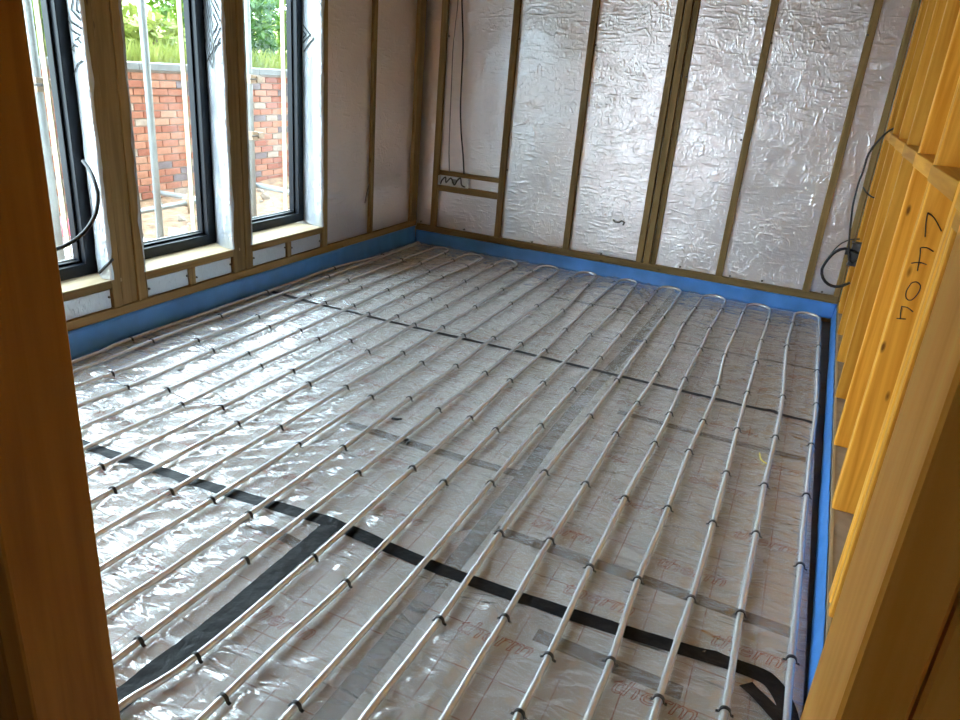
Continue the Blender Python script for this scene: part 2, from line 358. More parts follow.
joint_tape([(-0.56, 3.02), (-0.14, 3.005), (0.235, 3.01)], .045, 'grey joint tape under the sheet ending near the yellow strap')
joint_tape([(-0.68, 1.895), (-0.24, 1.89), (0.225, 1.87)], .05, 'grey joint tape under the sheet just beyond the black cross tape')
joint_tape([(-0.40, 1.512), (-0.2, 1.505), (-0.01, 1.50)], .05, 'short grey joint tape under the sheet on the doorway side of the black tape')
joint_tape([(-1.40, 1.525), (-1.27, 1.525), (-1.16, 1.51)], .04, 'stub of grey joint tape touching the black tape junction')
joint_tape([(-1.42, 4.56), (-1.2, 4.57), (-0.88, 4.58)], .03, 'far grey joint tape under the sheet below the middle of the back wall')
joint_tape([(-0.49, 4.17), (-0.1, 4.18), (0.27, 4.19)], .03, 'grey joint tape under the sheet near the far right pipe bends')
# the red outline lettering printed on the boards
tcu = bpy.data.curves.new('print', 'FONT'); tcu.body = 'therm'; tcu.size = 0.085; tcu.shear = 0.3; tcu.fill_mode = 'NONE'; tcu.bevel_depth = 0.0013; tcu.bevel_resolution = 0; tcu.resolution_u = 2
tob = bpy.data.objects.new('tmp', tcu); col.objects.link(tob)
pme = bpy.data.meshes.new_from_object(tob.evaluated_get(bpy.context.evaluated_depsgraph_get()))
bpy.data.objects.remove(tob); pme.name = 'red_lettering'
for bo in fl_boards:
    xs = [c[0] for c in bo.bound_box]; ys = [c[1] for c in bo.bound_box]
    y = min(ys) + .09; row = 0
    while y < max(ys) - .1:
        x = min(xs) + .12 + (row % 2) * .2
        while x < max(xs) - .2:
            o = link('red_lettering', pme, red_m, bo); o.location = (x, y, 0.0007); o.scale = (1, 1, .3); x += .42
            o.rotation_euler.z = random.choice((0, 0, math.pi)); 
            if o.rotation_euler.z: o.location.x += .2; o.location.y += .05
        y += .29; row += 1
# three runs of clear polythene, creased
def film(y0, y1, label):
    nx, ny = int(3.16 / .0125), int((y1 - y0) / .0125); V, F = [], []
    for j in range(ny + 1):
        y = y0 + (y1 - y0) * j / ny
        for i in range(nx + 1):
            x = -2.885 + 3.152 * i / nx; V.append((x, y, hfilm(x, y)))
    for j in range(ny):
        for i in range(nx):
            a = j * (nx + 1) + i; F.append((a, a + 1, a + nx + 2, a + nx + 1))
    o = link('polythene_sheet', mesh('polythene_sheet', V, F), film_m, None, True)
    return tag(o, label, 'plastic sheet', 'clear polythene laid over the floor')
film(0.66, 1.63, 'creased clear plastic sheet nearest the doorway, up to the black cross tape')
film(1.63, 3.45, 'creased clear plastic sheet in the middle, between the two dark cross tapes')
film(3.45, 5.34, 'creased clear plastic sheet farthest away, beneath the pipe bends')
# black tapes on top of the sheet
o = strip('black_tape', [(-2.86, 1.60), (-2.14, 1.60), (-1.74, 1.61), (-1.33, 1.64), (-1.14, 1.65), (-0.72, 1.622), (-0.33, 1.63), (0.02, 1.655), (0.13, 1.66), (0.19, 1.645), (0.225, 1.585), (0.24, 1.50), (0.245, 1.42)], .05, tape_m, None, over, .015)
tag(o, 'long black tape crossing the floor in front, curling down at the right pipe', 'tape')
o = strip('black_tape', [(-1.14, 1.63), (-1.14, 1.4), (-1.14, 1.14), (-1.155, 0.9), (-1.16, 0.68)], .062, tape_m, None, lambda x, y: hfilm(x, y) + .002, .015, .06)
tag(o, 'wide black tape branching off the cross tape toward the left doorway post', 'tape')
o = strip('black_tape', [(0.13, 1.605), (0.20, 1.535), (0.235, 1.49)], .042, tape_m, None, lambda x, y: hfilm(x, y) + .0035, .015)
tag(o, 'short torn black tape end beside the rightmost pipe', 'tape')
o = strip('black_tape', [(-2.87, 3.49), (-2.48, 3.465), (-1.96, 3.452), (-1.35, 3.45), (-0.71, 3.44), (-0.05, 3.43), (0.07, 3.447), (0.12, 3.428), (0.262, 3.418)], .030, tape_m, None, over, .015)
tag(o, 'thin dark tape line crossing the floor halfway to the back wall', 'tape')

# ================================================================== WALL BACK
wb = multi_box('wall_back', [(-3.4, 0.9, 5.42, 5.6, -0.05, CEIL)], osb_m)
tag(wb, 'back wall lined with crinkled silver foil boards behind upright battens', 'wall', kind='structure')
bx = [(-2.772, -2.722), (-2.196, -2.148), (-1.620, -1.573), (-1.047, -1.001), (-0.992, -0.945), (-0.469, -0.422), (0.113, 0.160), (0.313, 0.352)]
edges = [-3.0, -2.747, -2.172, -1.597, -1.0, -0.445, 0.137, 0.42]
for a, b in zip(edges[:-1], edges[1:]):
    # each foil facing gently quilted, a thin board with real depth
    nx, nz = 14, 60; V, F = [], []
    for j in range(nz + 1):
        for i in range(nx + 1):
            x = a + .001 + (b - a - .002) * i / nx; z = 0.12 + (CEIL - .12) * j / nz
            V.append((x, 5.394 + .005 * noise.noise(Vector((x * 3, z * 5, 2))) + .003 * noise.noise(Vector((x * 9, z * 16, 5))), z))
    for j in range(nz):
        for i in range(nx):
            k = j * (nx + 1) + i; F.append((k, k + 1, k + nx + 2, k + nx + 1))
    n0 = len(V); V += [(a + .001, 5.419, .12), (b - .001, 5.419, .12), (b - .001, 5.419, CEIL), (a + .001, 5.419, CEIL)]
    F.append((n0 + 3, n0 + 2, n0 + 1, n0))
    link('foil_board', mesh('foil_board', V, F), foil, wb, True)
for a, b in bx: box('batten', a, b, YB, 5.392, 0.15, CEIL, treat[2], wb)
box('batten', -0.941, -0.903, 5.378, 5.395, 0.15, CEIL, treat[2], wb)
box('rail', XL, 0.352, YB - .001, 5.392, 0.103, 0.15, treat[0], wb)
box('noggin', -2.722, -2.196, YB + .002, 5.392, 0.572, 0.606, treat[0], wb)
box('noggin', -2.722, -2.196, YB + .002, 5.392, 0.445, 0.495, treat[0], wb)
# nail heads / plugs along the rail and battens
def plug(loc, n, parent, r=0.006, mat=steel_m):
    bm = bmesh.new(); bmesh.ops.create_cone(bm, cap_ends=True, segments=8, radius1=r, radius2=r * .7, depth=.012)
    me = bpy.data.meshes.new('screw_head'); bm.to_mesh(me); bm.free()
    o = link('screw_head', me, mat, parent); o.location = loc; o.rotation_mode = 'QUATERNION'; o.rotation_quaternion = Vector((0, 0, 1)).rotation_difference(Vector(n)); return o
for u, v in ((421, 221.5), (464, 229.5), (532, 242), (601, 254), (680, 267), (730, 276), (762, 281), (822, 292)):
    p = at(u, v, 1, YB - .005); plug((p.x, YB - .005, p.z), (0, -1, 0), wb, .008)
for u, v in ((449, 36), (519, 39), (595, 45), (507, 170), (669, 46), (686, 77), (578, 175), (771, 43), (868, 35), (741, 140)):
    p = at(u, v, 1, YB - .003); plug((p.x, YB - .003, p.z), (0, -1, 0), wb, .007)

# ================================================================== WALL LEFT + windows
WZ0, WZ1 = 0.318, 2.16                    # window opening, sill to head
# (post right edge, next post left edge) and window frame extents along the wall
opens = [(0.93, 1.56, 0.93, 1.645), (1.745, 2.376, 1.745, 2.432), (2.572, 3.197, 2.565, 3.262), (3.353, 4.050, 3.347, 4.140)]
XFS = [-3.03, -3.055, -3.082, -3.115]          # face of each window frame; the glass lies 73 mm behind
wbx = [(-3.30, -2.95, 0.5, 5.6, -0.2, 0.29), (-3.30, -2.95, 0.5, 5.6, WZ1, CEIL), (-3.215, -2.945, 4.135, 5.6, 0.29, WZ1), (-3.215, -2.95, 0.4, 0.925, 0.29, WZ1)]
for k in range(3): wbx.append((-3.215, -2.95, opens[k][3] + .003, opens[k + 1][2] - .003, 0.29, WZ1))
wl_ = multi_box('wall_left', wbx, plaster_m)
tag(wl_, 'left wall of timber posts and foil framing a row of tall windows', 'wall', kind='structure')
box('rail', XL - .03, XL, 0.66, YB, 0.135, 0.18, treat[1], wl_)
# posts: outer members with a recessed lighter plank between
def post(y0, y1, three):
    if three:
        a, b = y0 + .05, y1 - .05
        box('post', XL - .045, XL, y0, a, 0.18, CEIL, treat[2], wl_)
        box('post', XL - .05, XL - .006, a + .002, b - .002, 0.18, CEIL, treat[2], wl_)
        box('post', XL - .045, XL, b, y1, 0.18, CEIL, treat[2], wl_)
    else: box('post', XL - .045, XL, y0, y1, 0.18, CEIL, treat[2], wl_)
post(2.376, 2.572, True); post(3.197, 3.353, True); post(4.052, 4.11, False); post(1.56, 1.745, True); post(0.74, 0.93, True)
box('batten', XL - .03, XL, 4.645, 4.684, 0.18, CEIL, treat[2], wl_)
box('batten', XL - .03, XL + .004, 5.262, 5.358, 0.18, CEIL, treat[2], wl_)
for a, b in ((4.11, 4.645), (4.684, 5.262)):
    V, F = [], []; nx, nz = 14, 60
    for j in range(nz + 1):
        for i in range(nx + 1):
            y = a + (b - a) * i / nx; z = .18 + (CEIL - .18) * j / nz
            V.append((XL - .026 + .004 * noise.noise(Vector((y * 4, z * 5, 8))), y, z))
    for j in range(nz):
        for i in range(nx):
            k = j * (nx + 1) + i; F.append((k, k + 1, k + nx + 2, k + nx + 1))
    n0 = len(V); V += [(XL - .044, a, .18), (XL - .044, b, .18), (XL - .044, b, CEIL), (XL - .044, a, CEIL)]; F.append((n0 + 3, n0 + 2, n0 + 1, n0))
    link('foil_board', mesh('foil_board', V, F), foil, wl_, True)
for (a, b, f0, f1), XF in zip(opens, XFS):
    box('sill_board', XF - .02, XL - .002, a - .0, b + .06 if b < 4 else b, 0.300, 0.318, palew, wl_)
    box('sill_plate', XL - .045, XL, a, b, 0.277, 0.3175, treat[1], wl_)
    mid = (a + b) / 2
    box('cripple_stud', XL - .03, XL - .001, mid - .02, mid + .02, 0.18, 0.277, treat[2], wl_)
    box('cripple_stud', XL - .03, XL - .004, a + .001, a + .012, 0.18, 0.277, treat[2], wl_)
    for c, d in ((a + .013, mid - .021), (mid + .021, b - .004)):
        bo = box('foil_block', XL - .04, XL - .014, c, d, 0.181, 0.274, quilt, wl_, .004)
        for q in (c + .012, d - .012): plug((XL - .012, q, .225 + random.uniform(-.02, .02)), (1, 0, 0), wl_, .007)
window_names = []
for wi, (a, b, f0, f1) in enumerate(opens):
    XF = XFS[wi]; XG = XF - .073
    w = empty('window_%d' % (wi + 1), (XF, (f0 + f1) / 2, WZ0)); w['kind'] = 'structure'
    w['category'] = 'window'
    w['label'] = ['dark framed window hidden behind the left doorway post', 'dark framed window cut off by the left doorway post, black cable across it', 'middle tall dark framed window showing one scaffold pole and brick wall', 'tall dark framed window farthest along the left wall, by the foil corner'][wi]
    loc = Vector(w.location)
    def wbox(name, x0, x1, y0, y1, z0, z1, mat, bev=.004, par=w):
        o = box(name, x0 - loc.x, x1 - loc.x, y0 - loc.y, y1 - loc.y, z0 - loc.z, z1 - loc.z, mat, par, bev); return o
    fw = .062
    fr = multi_box('frame', [(XF - .07 - loc.x, XF - loc.x, f0 - loc.y, f0 + fw - loc.y, 0, WZ1 - WZ0), (XF - .07 - loc.x, XF - loc.x, f1 - fw - loc.y, f1 - loc.y, 0, WZ1 - WZ0),
                         (XF - .07 - loc.x, XF - loc.x, f0 + fw - loc.y, f1 - fw - loc.y, 0, .055), (XF - .07 - loc.x, XF - loc.x, f0 + fw - loc.y, f1 - fw - loc.y, WZ1 - WZ0 - .055, WZ1 - WZ0)], frame_m, w)
    bd = .012
    for (y0, y1, z0, z1) in ((f0 + fw, f0 + fw + bd, WZ0 + .055, WZ1 - .055), (f1 - fw - bd, f1 - fw, WZ0 + .055, WZ1 - .055), (f0 + fw + bd, f1 - fw - bd, WZ0 + .055, WZ0 + .055 + bd), (f0 + fw + bd, f1 - fw - bd, WZ1 - .055 - bd, WZ1 - .055)):
        wbox('glazing_bead', XG + .004, XF - .03, y0, y1, z0, z1, frame_m, .002)
    wbox('gasket', XG + .003, XG + .012, f0 + fw + bd, f1 - fw - bd, WZ0 + .055 + bd, WZ0 + .055 + bd + .006, gasket_m, .001)
    wbox('pane', XG - .004, XG + .001, f0 + fw, f1 - fw, WZ0 + .055, WZ1 - .055, glass_m, 0)
    for y0, y1 in ((f1 - fw - .010, f1 - fw - .002), (f0 + fw + .002, f0 + fw + .010)):
        wbox('outer_lining', XG - .045, XG - .012, y0, y1, WZ0 + .03, WZ1, cream_m, .002)
    # puffed silver quilt lining the far and near reveals
    ph = wi * 3.7
    def rev(s, z, far=True):
        bulge = .006 * math.sin(math.pi * min(1, max(0, s))) + .006 * noise.noise(Vector((s * 3, z * 6 + ph, 1.5))) * (0.3 + s * (1 - s) * 4) + .003 * noise.noise(Vector((s * 6, z * 17 + ph, 4.5)))
        lap = .010 + .012 * noise.noise(Vector((0, z * 5.5 + ph, 3.0))) + .006 * noise.noise(Vector((2, z * 14 + ph, 6.0)))
        if far:
            A = Vector((XL + .003, b + lap, z)); M = Vector((XL + .002, b - .004, z)); B = Vector((XF + .003, f1 - .006, z)); n = Vector((-.0, -1, 0))
        else:
            A = Vector((XL + .003, a - lap, z)); M = Vector((XL + .002, a + .004, z)); B = Vector((XF + .003, f0 + .006, z)); n = Vector((0, 1, 0))
        if s < 0: return M.lerp(A, -s * 4)
        K = M + Vector((-.052, 0, 0))
        return (M.lerp(K, s / .27) if s < .27 else K.lerp(B, (s - .27) / .73)) + n * bulge
    for far in (True, False):
        V, F = [], []; ss = [-.25, -.12] + [q / 16 for q in range(17)]; nz = 240; z0 = WZ0 + .002
        for j in range(nz + 1):
            z = z0 + (WZ1 - z0) * j / nz
            for s in ss: V.append(rev(s, z, far))
        m_ = len(ss)
        for j in range(nz):
            for i in range(m_ - 1):
                k = j * m_ + i; F.append((k, k + 1, k + m_ + 1, k + m_) if far else (k + m_, k + m_ + 1, k + 1, k))
        me = mesh('foil_reveal', [v - loc for v in V], F); fo = link('foil_reveal', me, quilt, w, True)
        if far: far_reveal = fo
    # black print on the quilt: (s, z) read from pixels on the reveal plane
    P0 = Vector((XL, b, 0)); P1 = Vector((XF, f1, 0)); nrm = Vector((0, 0, 1)).cross(P1 - P0).normalized()
    def sz(u, v):
        K0 = Vector((XL - .05, b - .010, 0)); B0 = Vector((XF + .003, f1 - .012, 0)); nn = Vector((0, 0, 1)).cross(B0 - K0).normalized()
        p = on_plane(u, v, K0, nn); t = (p - K0).dot(B0 - K0) / (B0 - K0).length_squared
        if t >= 0: return (.27 + .73 * t, p.z)
        p = at(u, v, 1, b - .010); return (max(0.0, .27 * (XL - p.x) / .052), p.z)
    def ribbon(pts, wd, dim='print_line'):
        q = []
        for (s0, z0_), (s1, z1_) in zip(pts[:-1], pts[1:]):
            n = 14
            for k in range(n + (1 if (s1, z1_) == pts[-1] else 0)): q.append((s0 + (s1 - s0) * k / n, z0_ + (z1_ - z0_) * k / n))
        V, F = [], []; last = None
        for i, (s, z) in enumerate(q):
            if not .03 < s < .97: last = None; continue
            s2, z2 = q[min(i + 1, len(q) - 1)]; s1, z1_ = q[max(i - 1, 0)]
            d = Vector(((s2 - s1) * .21, z2 - z1_)); d = d.normalized() if d.length > 1e-6 else Vector((1, 0)); n = Vector((-d.y / .21, d.x)) * wd / 2
            base = len(V)
            for sg in (-1, 1):
                ps = min(.995, max(.005, s + n.x * sg)); V.append(rev(ps, z + n.y * sg) + Vector((-.002, -.004, 0)) - loc)
            if last is not None: F.append((last, last + 1, base + 1, base))
            last = base
        if F: link(dim, mesh(dim, V, F), black_print, far_reveal)
    if wi == 2:
        c = sz(210.5, 24)
        for sc in (1, .8, .6, .4, .2):
            hw, hh = .62 * sc, .215 * sc
            ribbon([(c[0], c[1] + hh), (c[0] + hw, c[1]), (c[0], c[1] - hh), (c[0] - hw, c[1]), (c[0], c[1] + hh)], .0085)
        ribbon([sz(208, 62), sz(223.5, 41)], .010)
    if wi == 1:
        for k in range(4):
            du = 4.2 * k
            ribbon([sz(66 + du, -12), sz(63.5 + du, 10), sz(84.5 + du * .3, 38 - k * 7.5)], .009)
        ribbon([sz(72, 85), sz(87, 59)], .010)
        # T H O in strokes, tilted
        def glyph(strokes, u0, v0):
            ex, ey = Vector((-4.6, 5.0)), Vector((-4.2, -5.2))
            for st in strokes: ribbon([sz(u0 + ex.x * x + ey.x * y, v0 + ex.y * x + ey.y * y) for x, y in st], .007, 'print_letter')
        glyph([[(0, 1), (.8, 1)], [(.4, 1), (.4, 0)]], 83, 42)
        glyph([[(0, 0), (0, 1)], [(.7, 0), (.7, 1)], [(0, .5), (.7, .5)]], 78, 47.5)
        glyph([[(0, 1), (0, .2), (.3, 0), (.6, .2), (.6, 1), (0, 1)]], 73.5, 53.5)
    if wi == 3:
        ribbon([sz(303.5, 25), sz(311, 35), sz(303, 43)], .010); ribbon([sz(304, 52), sz(314, 38)], .013)
        ribbon([sz(303.5, 31), sz(306.5, 35), sz(303.5, 38)], .010)

# ================================================================== WALL RIGHT
wr = multi_box('wall_right', [(xw(5.6) + .092, xw(5.6) + .13, -0.2, 5.6, 0.0, CEIL)], osb_m)
tag(wr, 'right wall of open pine studs with noggins on a dusty sole plate', 'wall', kind='structure')
V = []; y0, y1 = 0.66, 5.40
for z in (0.0, .105):
    V += [(xw(y0), y0, z), (xw(y1), y1, z), (xw(y1) + .10, y1, z), (xw(y0) + .14, y0, z)]
link('sole_plate', mesh('sole_plate', V, [(0, 1, 2, 3)[::-1], (4, 5, 6, 7)[::-1], (0, 1, 5, 4), (1, 2, 6, 5), (2, 3, 7, 6), (3, 0, 4, 7)]), sole_m, wr)
V = []
for z in (.098, .1075):
    V += [(xw(y0) - .004, y0, z), (xw(y1) - .004, y1, z), (xw(y1) + .006, y1, z), (xw(y0) + .006, y0, z)]
link('plate_edge', mesh('plate_edge', V, [(0, 1, 2, 3)[::-1], (4, 5, 6, 7)[::-1], (0, 1, 5, 4), (1, 2, 6, 5), (2, 3, 7, 6), (3, 0, 4, 7)]), palew, wr)
studs = [(5.22, .045), (5.10, .045), (4.60, .042), (4.085, .045), (3.535, .045), (2.985, .045), (2.452, .058), (1.908, .048), (1.846, .034), (1.30, .046)]
stud_objs = []
for y, w_ in studs:
    stud_objs.append(box('stud', xw(y), xw(y) + .092, y, y + w_, .105, CEIL, pine[2], wr, .003))
for (ya, wa), (yb, wbb) in zip(studs[1:], studs[:-1]):
    if yb - ya - wa > .2:
        box('noggin', xw(ya) - .001, xw(ya) + .085, ya + wa, yb, 1.192, 1.237, pine[1], wr, .002)
box('noggin', xw(1.85) - .004, xw(1.85) + .085, 1.346, 1.846, 1.15, 1.237, pine[1], wr, .002)
# a hand-written number on the near face of one stud
s2 = stud_objs[6]; yf = 2.452 - .0012
def write(strokes, name='marker_writing'):
    for st in strokes:
        pts = [at(u, v, 1, yf) for u, v in st]
        tube(name, spline(pts, .006), .0016, black_print, s2, 5)
wz = lambda x, y: (880 + x / 5.14, 200 + y / 5.14)
write([[wz(85, 608), wz(132, 612)], [wz(112, 545), wz(106, 580), wz(104, 612)], [wz(112, 548), wz(140, 552), wz(170, 575)],
       [wz(160, 428), wz(135, 470), wz(135, 505), wz(160, 515), wz(195, 480), wz(208, 440), wz(185, 420), wz(160, 428)],
       [wz(160, 325), wz(200, 320), wz(240, 332)], [wz(208, 245), wz(205, 290), wz(192, 365)], [wz(210, 245), wz(240, 245), wz(275, 265)],
       [wz(232, 190), wz(236, 120), wz(246, 65)], [wz(246, 65), wz(280, 95), wz(316, 160)]])
oc = box('offcut', -.02, .02, -.006, .006, 0, .36, white_board, None, .002)
oc.location = (xw(3.72) + .055, 3.74, .106); oc.rotation_euler = (0.10, 0, 0)
tag(oc, 'pale board offcut standing between two studs on the sole plate', 'board')

# ================================================================== CEILING, doorway wall, hall
ce = multi_box('ceiling', [(-3.4, 1.0, -3.2, 5.7, CEIL, CEIL + .15)], ceil_m)
tag(ce, 'brown boarded ceiling above the room', 'ceiling', kind='structure')
wf = multi_box('wall_front', [(-3.3, -2.84, FY0 + .03, FY1 - .03, 0, CEIL), (-1.045, .45, FY0 + .02, FY1 - .02, 2.12, CEIL)], osb_m)
tag(wf, 'stud wall with the open doorway the picture is taken through', 'wall', kind='structure')
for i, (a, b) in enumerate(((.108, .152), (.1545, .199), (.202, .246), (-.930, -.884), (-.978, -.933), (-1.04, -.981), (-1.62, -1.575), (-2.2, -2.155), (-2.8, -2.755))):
    box('jamb_stud', a, b, FY0, FY1, 0.0, CEIL if i != 0 and i != 3 else 2.1, shaded_jambw[2] if 3 <= i <= 5 else jambw[2], wf, .003)
box('lintel', -.884, .108, FY0, FY1, 2.1, 2.2, jambw[0], wf)
hs = multi_box('wall_hall', [(-1.12, -1.045, -3.2, FY0, -.06, CEIL), (.45, .55, -3.2, .5, -.06, CEIL), (-1.12, -.7, -3.3, -3.2, -.06, CEIL), (-.2, .55, -3.3, -3.2, -.06, CEIL), (-.7, -.2, -3.3, -3.2, -.06, 1.3), (-.7, -.2, -3.3, -3.2, 1.7, CEIL),
    (-3.4, -3.3, -3.2, -2.6, -.06, CEIL), (-3.4, -3.3, -.1, .5, -.06, CEIL), (-3.4, -3.3, -2.6, -.1, 2.2, CEIL), (-3.4, -1.12, -3.3, -3.2, -.06, CEIL)], hall_m)  # unseen next room and its opening added to brighten foil and studs
tag(hs, 'boarded walls of the hallway and an added unseen room, its wide opening made to light the interior', 'wall', kind='structure')

hf = multi_box('sky_shade_facade', [(-3.42, -3.30, -8, 12, CEIL, 7.2), (-3.42, -3.30, 5.6, 12, -.3, CEIL), (-3.42, -3.30, -8, -3.3, -.3, CEIL), (-3.3, 6.0, -8, 12, 7.1, 7.2), (1.0, 1.1, -3.3, 5.6, -.3, 7.2), (-3.3, 1.0, 5.62, 5.72, -.3, 7.2)], facade_m)  # unseen upper storey added to keep sky light off the brick wall
tag(hf, 'outer walls of the house under construction, with an unseen upper storey added for shade', 'building', kind='structure')

# ================================================================== blue membrane upstand
def upstand(pts, z1, n, label, folds, scallop=False):
    pts = [Vector(p) for p in pts]; V, F = [], []; L_ = (pts[1] - pts[0]).length; m_ = int(L_ / .02); rows = 6
    d = (pts[1] - pts[0]).normalized()
    for i in range(m_ + 1):
        s = i / m_ * L_
        f = folds * (noise.noise(Vector((s * 7, 1.3, n.x * 5))) + .8 * (abs(((s * 8.7) % 1) - .5) - .25))
        for j in range(rows + 1):
            t = j / rows; zz = z1 * t
            if scallop and j == rows: zz -= .006 * (0.5 + .5 * math.sin(s * 46)) * (noise.noise(Vector((s * 3, 0, 0))) > -.2)
            out = f * (0.35 + .65 * math.sin(math.pi * min(1, t + .15))) + .012 * (1 - t) ** 3
            p = pts[0] + d * s + n * out; V.append((p.x, p.y, zz))
    for i in range(m_):
        for j in range(rows):
            k = i * (rows + 1) + j; F.append((k, k + rows + 1, k + rows + 2, k + 1))
    me = mesh('blue_membrane', V, F); o = link('blue_membrane', me, blue_m, None, True)
    md = o.modifiers.new('thickness', 'SOLIDIFY'); md.thickness = .0015
    return tag(o, label, 'membrane', 'blue edge membranes')
upstand([(XL + .004, .66, 0), (XL + .004, 5.34, 0)], .137, Vector((1, 0, 0)), 'shaded blue membrane strip along the foot of the window wall', .003)
upstand([(.352, YB - .014, 0), (XL + .01, YB - .014, 0)], .104, Vector((0, -1, 0)), 'blue membrane strip with folds along the foot of the back wall', .013)
upstand([(xw(.66) - .008, .66, 0), (xw(5.33) - .008, 5.33, 0)], .104, Vector((-1, 0, 0)), 'bright blue membrane strip beside the pine studs on the right', .003, True)

# ================================================================== heating pipes and clips
Z_P = .0185; R_P = .0094
clip_px = {
 (60, 300, 6): [(425, 230), (550, 242), (308, 438), (822, 238), (400, 520), (912, 300), (642, 535), (727, 625)],
 (200, 240, 6): [(120, 452), (345, 455), (400, 308), (650, 325), (765, 215), (800, 165), (880, 238), (410, 517), (75, 660), (748, 373), (285, 677), (598, 540), (918, 390), (705, 592), (898, 602)],
 (200, 340, 6): [(360, 152), (552, 182), (125, 400), (650, 260), (222, 497), (875, 280), (478, 520), (590, 625), (858, 642)],
 (340, 280, 6): [(122, 42), (283, 57), (78, 150), (375, 98), (168, 200), (745, 5), (540, 112), (340, 215), (55, 362), (820, 48), (635, 155), (445, 265), (165, 427), (810, 160), (615, 280), (375, 435), (740, 330), (490, 495), (185, 700), (920, 345), (695, 512), (415, 708), (870, 555)],
 (340, 380, 6): [(588, 175), (108, 555), (780, 225), (435, 525), (935, 295), (622, 610), (905, 615)],
 (480, 280, 6): [(185, 138), (460, 60), (340, 152), (645, 28), (495, 180), (245, 380), (30, 555), (665, 148), (512, 295), (390, 420), (180, 600), (815, 175), (660, 325), (568, 425), (380, 615), (950, 190), (835, 330), (722, 465), (560, 652), (822, 600), (132, 55)],
 (480, 380, 6): [(98, 295), (365, 270), (660, 212), (388, 550), (65, 615), (945, 135), (815, 320), (635, 620), (870, 705)],
 (620, 280, 6): [(160, 135), (112, 195), (258, 220), (148, 365), (450, 165), (383, 258), (315, 395), (222, 558), (610, 175), (540, 290), (482, 415), (390, 590), (692, 305), (630, 450), (585, 638), (890, 240), (848, 362), (818, 490), (765, 675)],
 (620, 380, 6): [(300, 200), (210, 378), (500, 245), (415, 425), (705, 295), (640, 555), (935, 340), (868, 628)],
 (720, 360, 6): [(378, 218), (585, 65), (580, 265), (550, 508)],
 (200, 460, 6): [(68, 235), (292, 322), (270, 595), (680, 580)],
 (0, 0, 1): [(346, 582), (499.7, 532.5), (550, 540), (590, 566.7), (638, 579), (668, 507.5), (713, 522.5), (756.3, 533), (691.5, 598), (806.7, 495), (800.8, 565), (100.8, 465.8), (112.5, 489), (170, 490.8), (138.5, 639.8), (195.8, 655.8), (223, 697), (295.8, 704.5), (439.4, 619), (504.8, 616.9), (548.5, 655.4), (519.4, 712.7), (611, 660), (659, 698), (741, 612.7), (792, 658.5), (725.4, 710),
   (399, 259), (419, 262.5), (451.7, 259.7), (428, 270.8), (466.7, 265.8), (441.7, 276.7), (463, 280), (430, 298), (491.7, 265), (511.7, 268), (476.7, 287.8), (445.8, 305.8), (503, 289), (475, 306.7), (511, 303), (361, 287.5), (443.5, 253), (530, 270.8), (568, 278), (546, 279), (557.5, 290), (537.5, 305), (586.7, 285), (562.5, 310), (611.7, 281.7), (591, 304), (616, 309), (633, 288), (638, 312.5), (647.5, 302.5), (656, 291), (663, 316.7), (695, 307.5), (684, 322.5), (721.7, 308), (711, 328), (743, 312.5), (735, 330), (768, 320), (793, 323), (762, 340), (787, 346), (819, 346), (376.5, 253), (384, 255), (346, 279.5)]}
px = []
for (ox, oy, sc), L in clip_px.items():
    for x, y in L:
        u, v = ox + x / sc, oy + y / sc
        if all(abs(u - a) + abs(v - b) > 6 for a, b in px): px.append((u, v))
# other points where the centre of a pipe was read off
pipe_px = [(819.4, 320), (800, 570), (786.9, 720), (793.8, 321), (749, 570), (724, 720), (700, 570), (654.6, 720), (644, 570), (587, 720), (589, 570), (515, 720), (532, 570), (480, 657.5), (442.5, 720), (473.8, 570), (362, 720), (417.5, 570), (280, 716), (357, 570), (280, 643), (198, 720), (291.7, 570), (124, 703), (231, 570), (117.7, 652), (168.7, 570), (111.5, 607.5), (105, 565), (100, 532), (94.6, 499), (90.4, 472), (89, 446), (85, 426), (82, 404), (79, 385), (78, 369.5), (76, 360.5)]
runs = {i: [] for i in range(22)}; clips = []
for isclip, L in ((True, px), (False, pipe_px)):
    for u, v in L:
        p = at(u, v, 2, Z_P + (.004 if isclip else .001)); i = round((0.247 - p.x) / .15)
        if i >= 20: i = 20 if p.x > -2.80 else 21
        if i < 0: i = 0
        if p.y > 5.16: continue
        runs[i].append((p.y, p.x, isclip))
for i in runs:
    L = sorted(runs[i]); out = []
    cy = [q[0] for q in L if q[2]]
    for y, x, c in L:
        if not c and any(abs(y - q) < .12 for q in cy): continue
        if out and y - out[-1][0] < .07: continue
        # hold each run near its own smooth line
        base = 0.247 - .15 * i if i < 21 else -2.845
        x = base + max(-.032, min(.032, x - base)); out.append((y, x, c))
    runs[i] = out
    for y, x, c in out:
        if c: clips.append((i, x, y))
tops = [5.25, 5.24, 5.26, 5.272, 5.267, 5.262, 5.238, 5.178, 5.17, 5.20, 5.225]
pipe_w = random.Random(3)
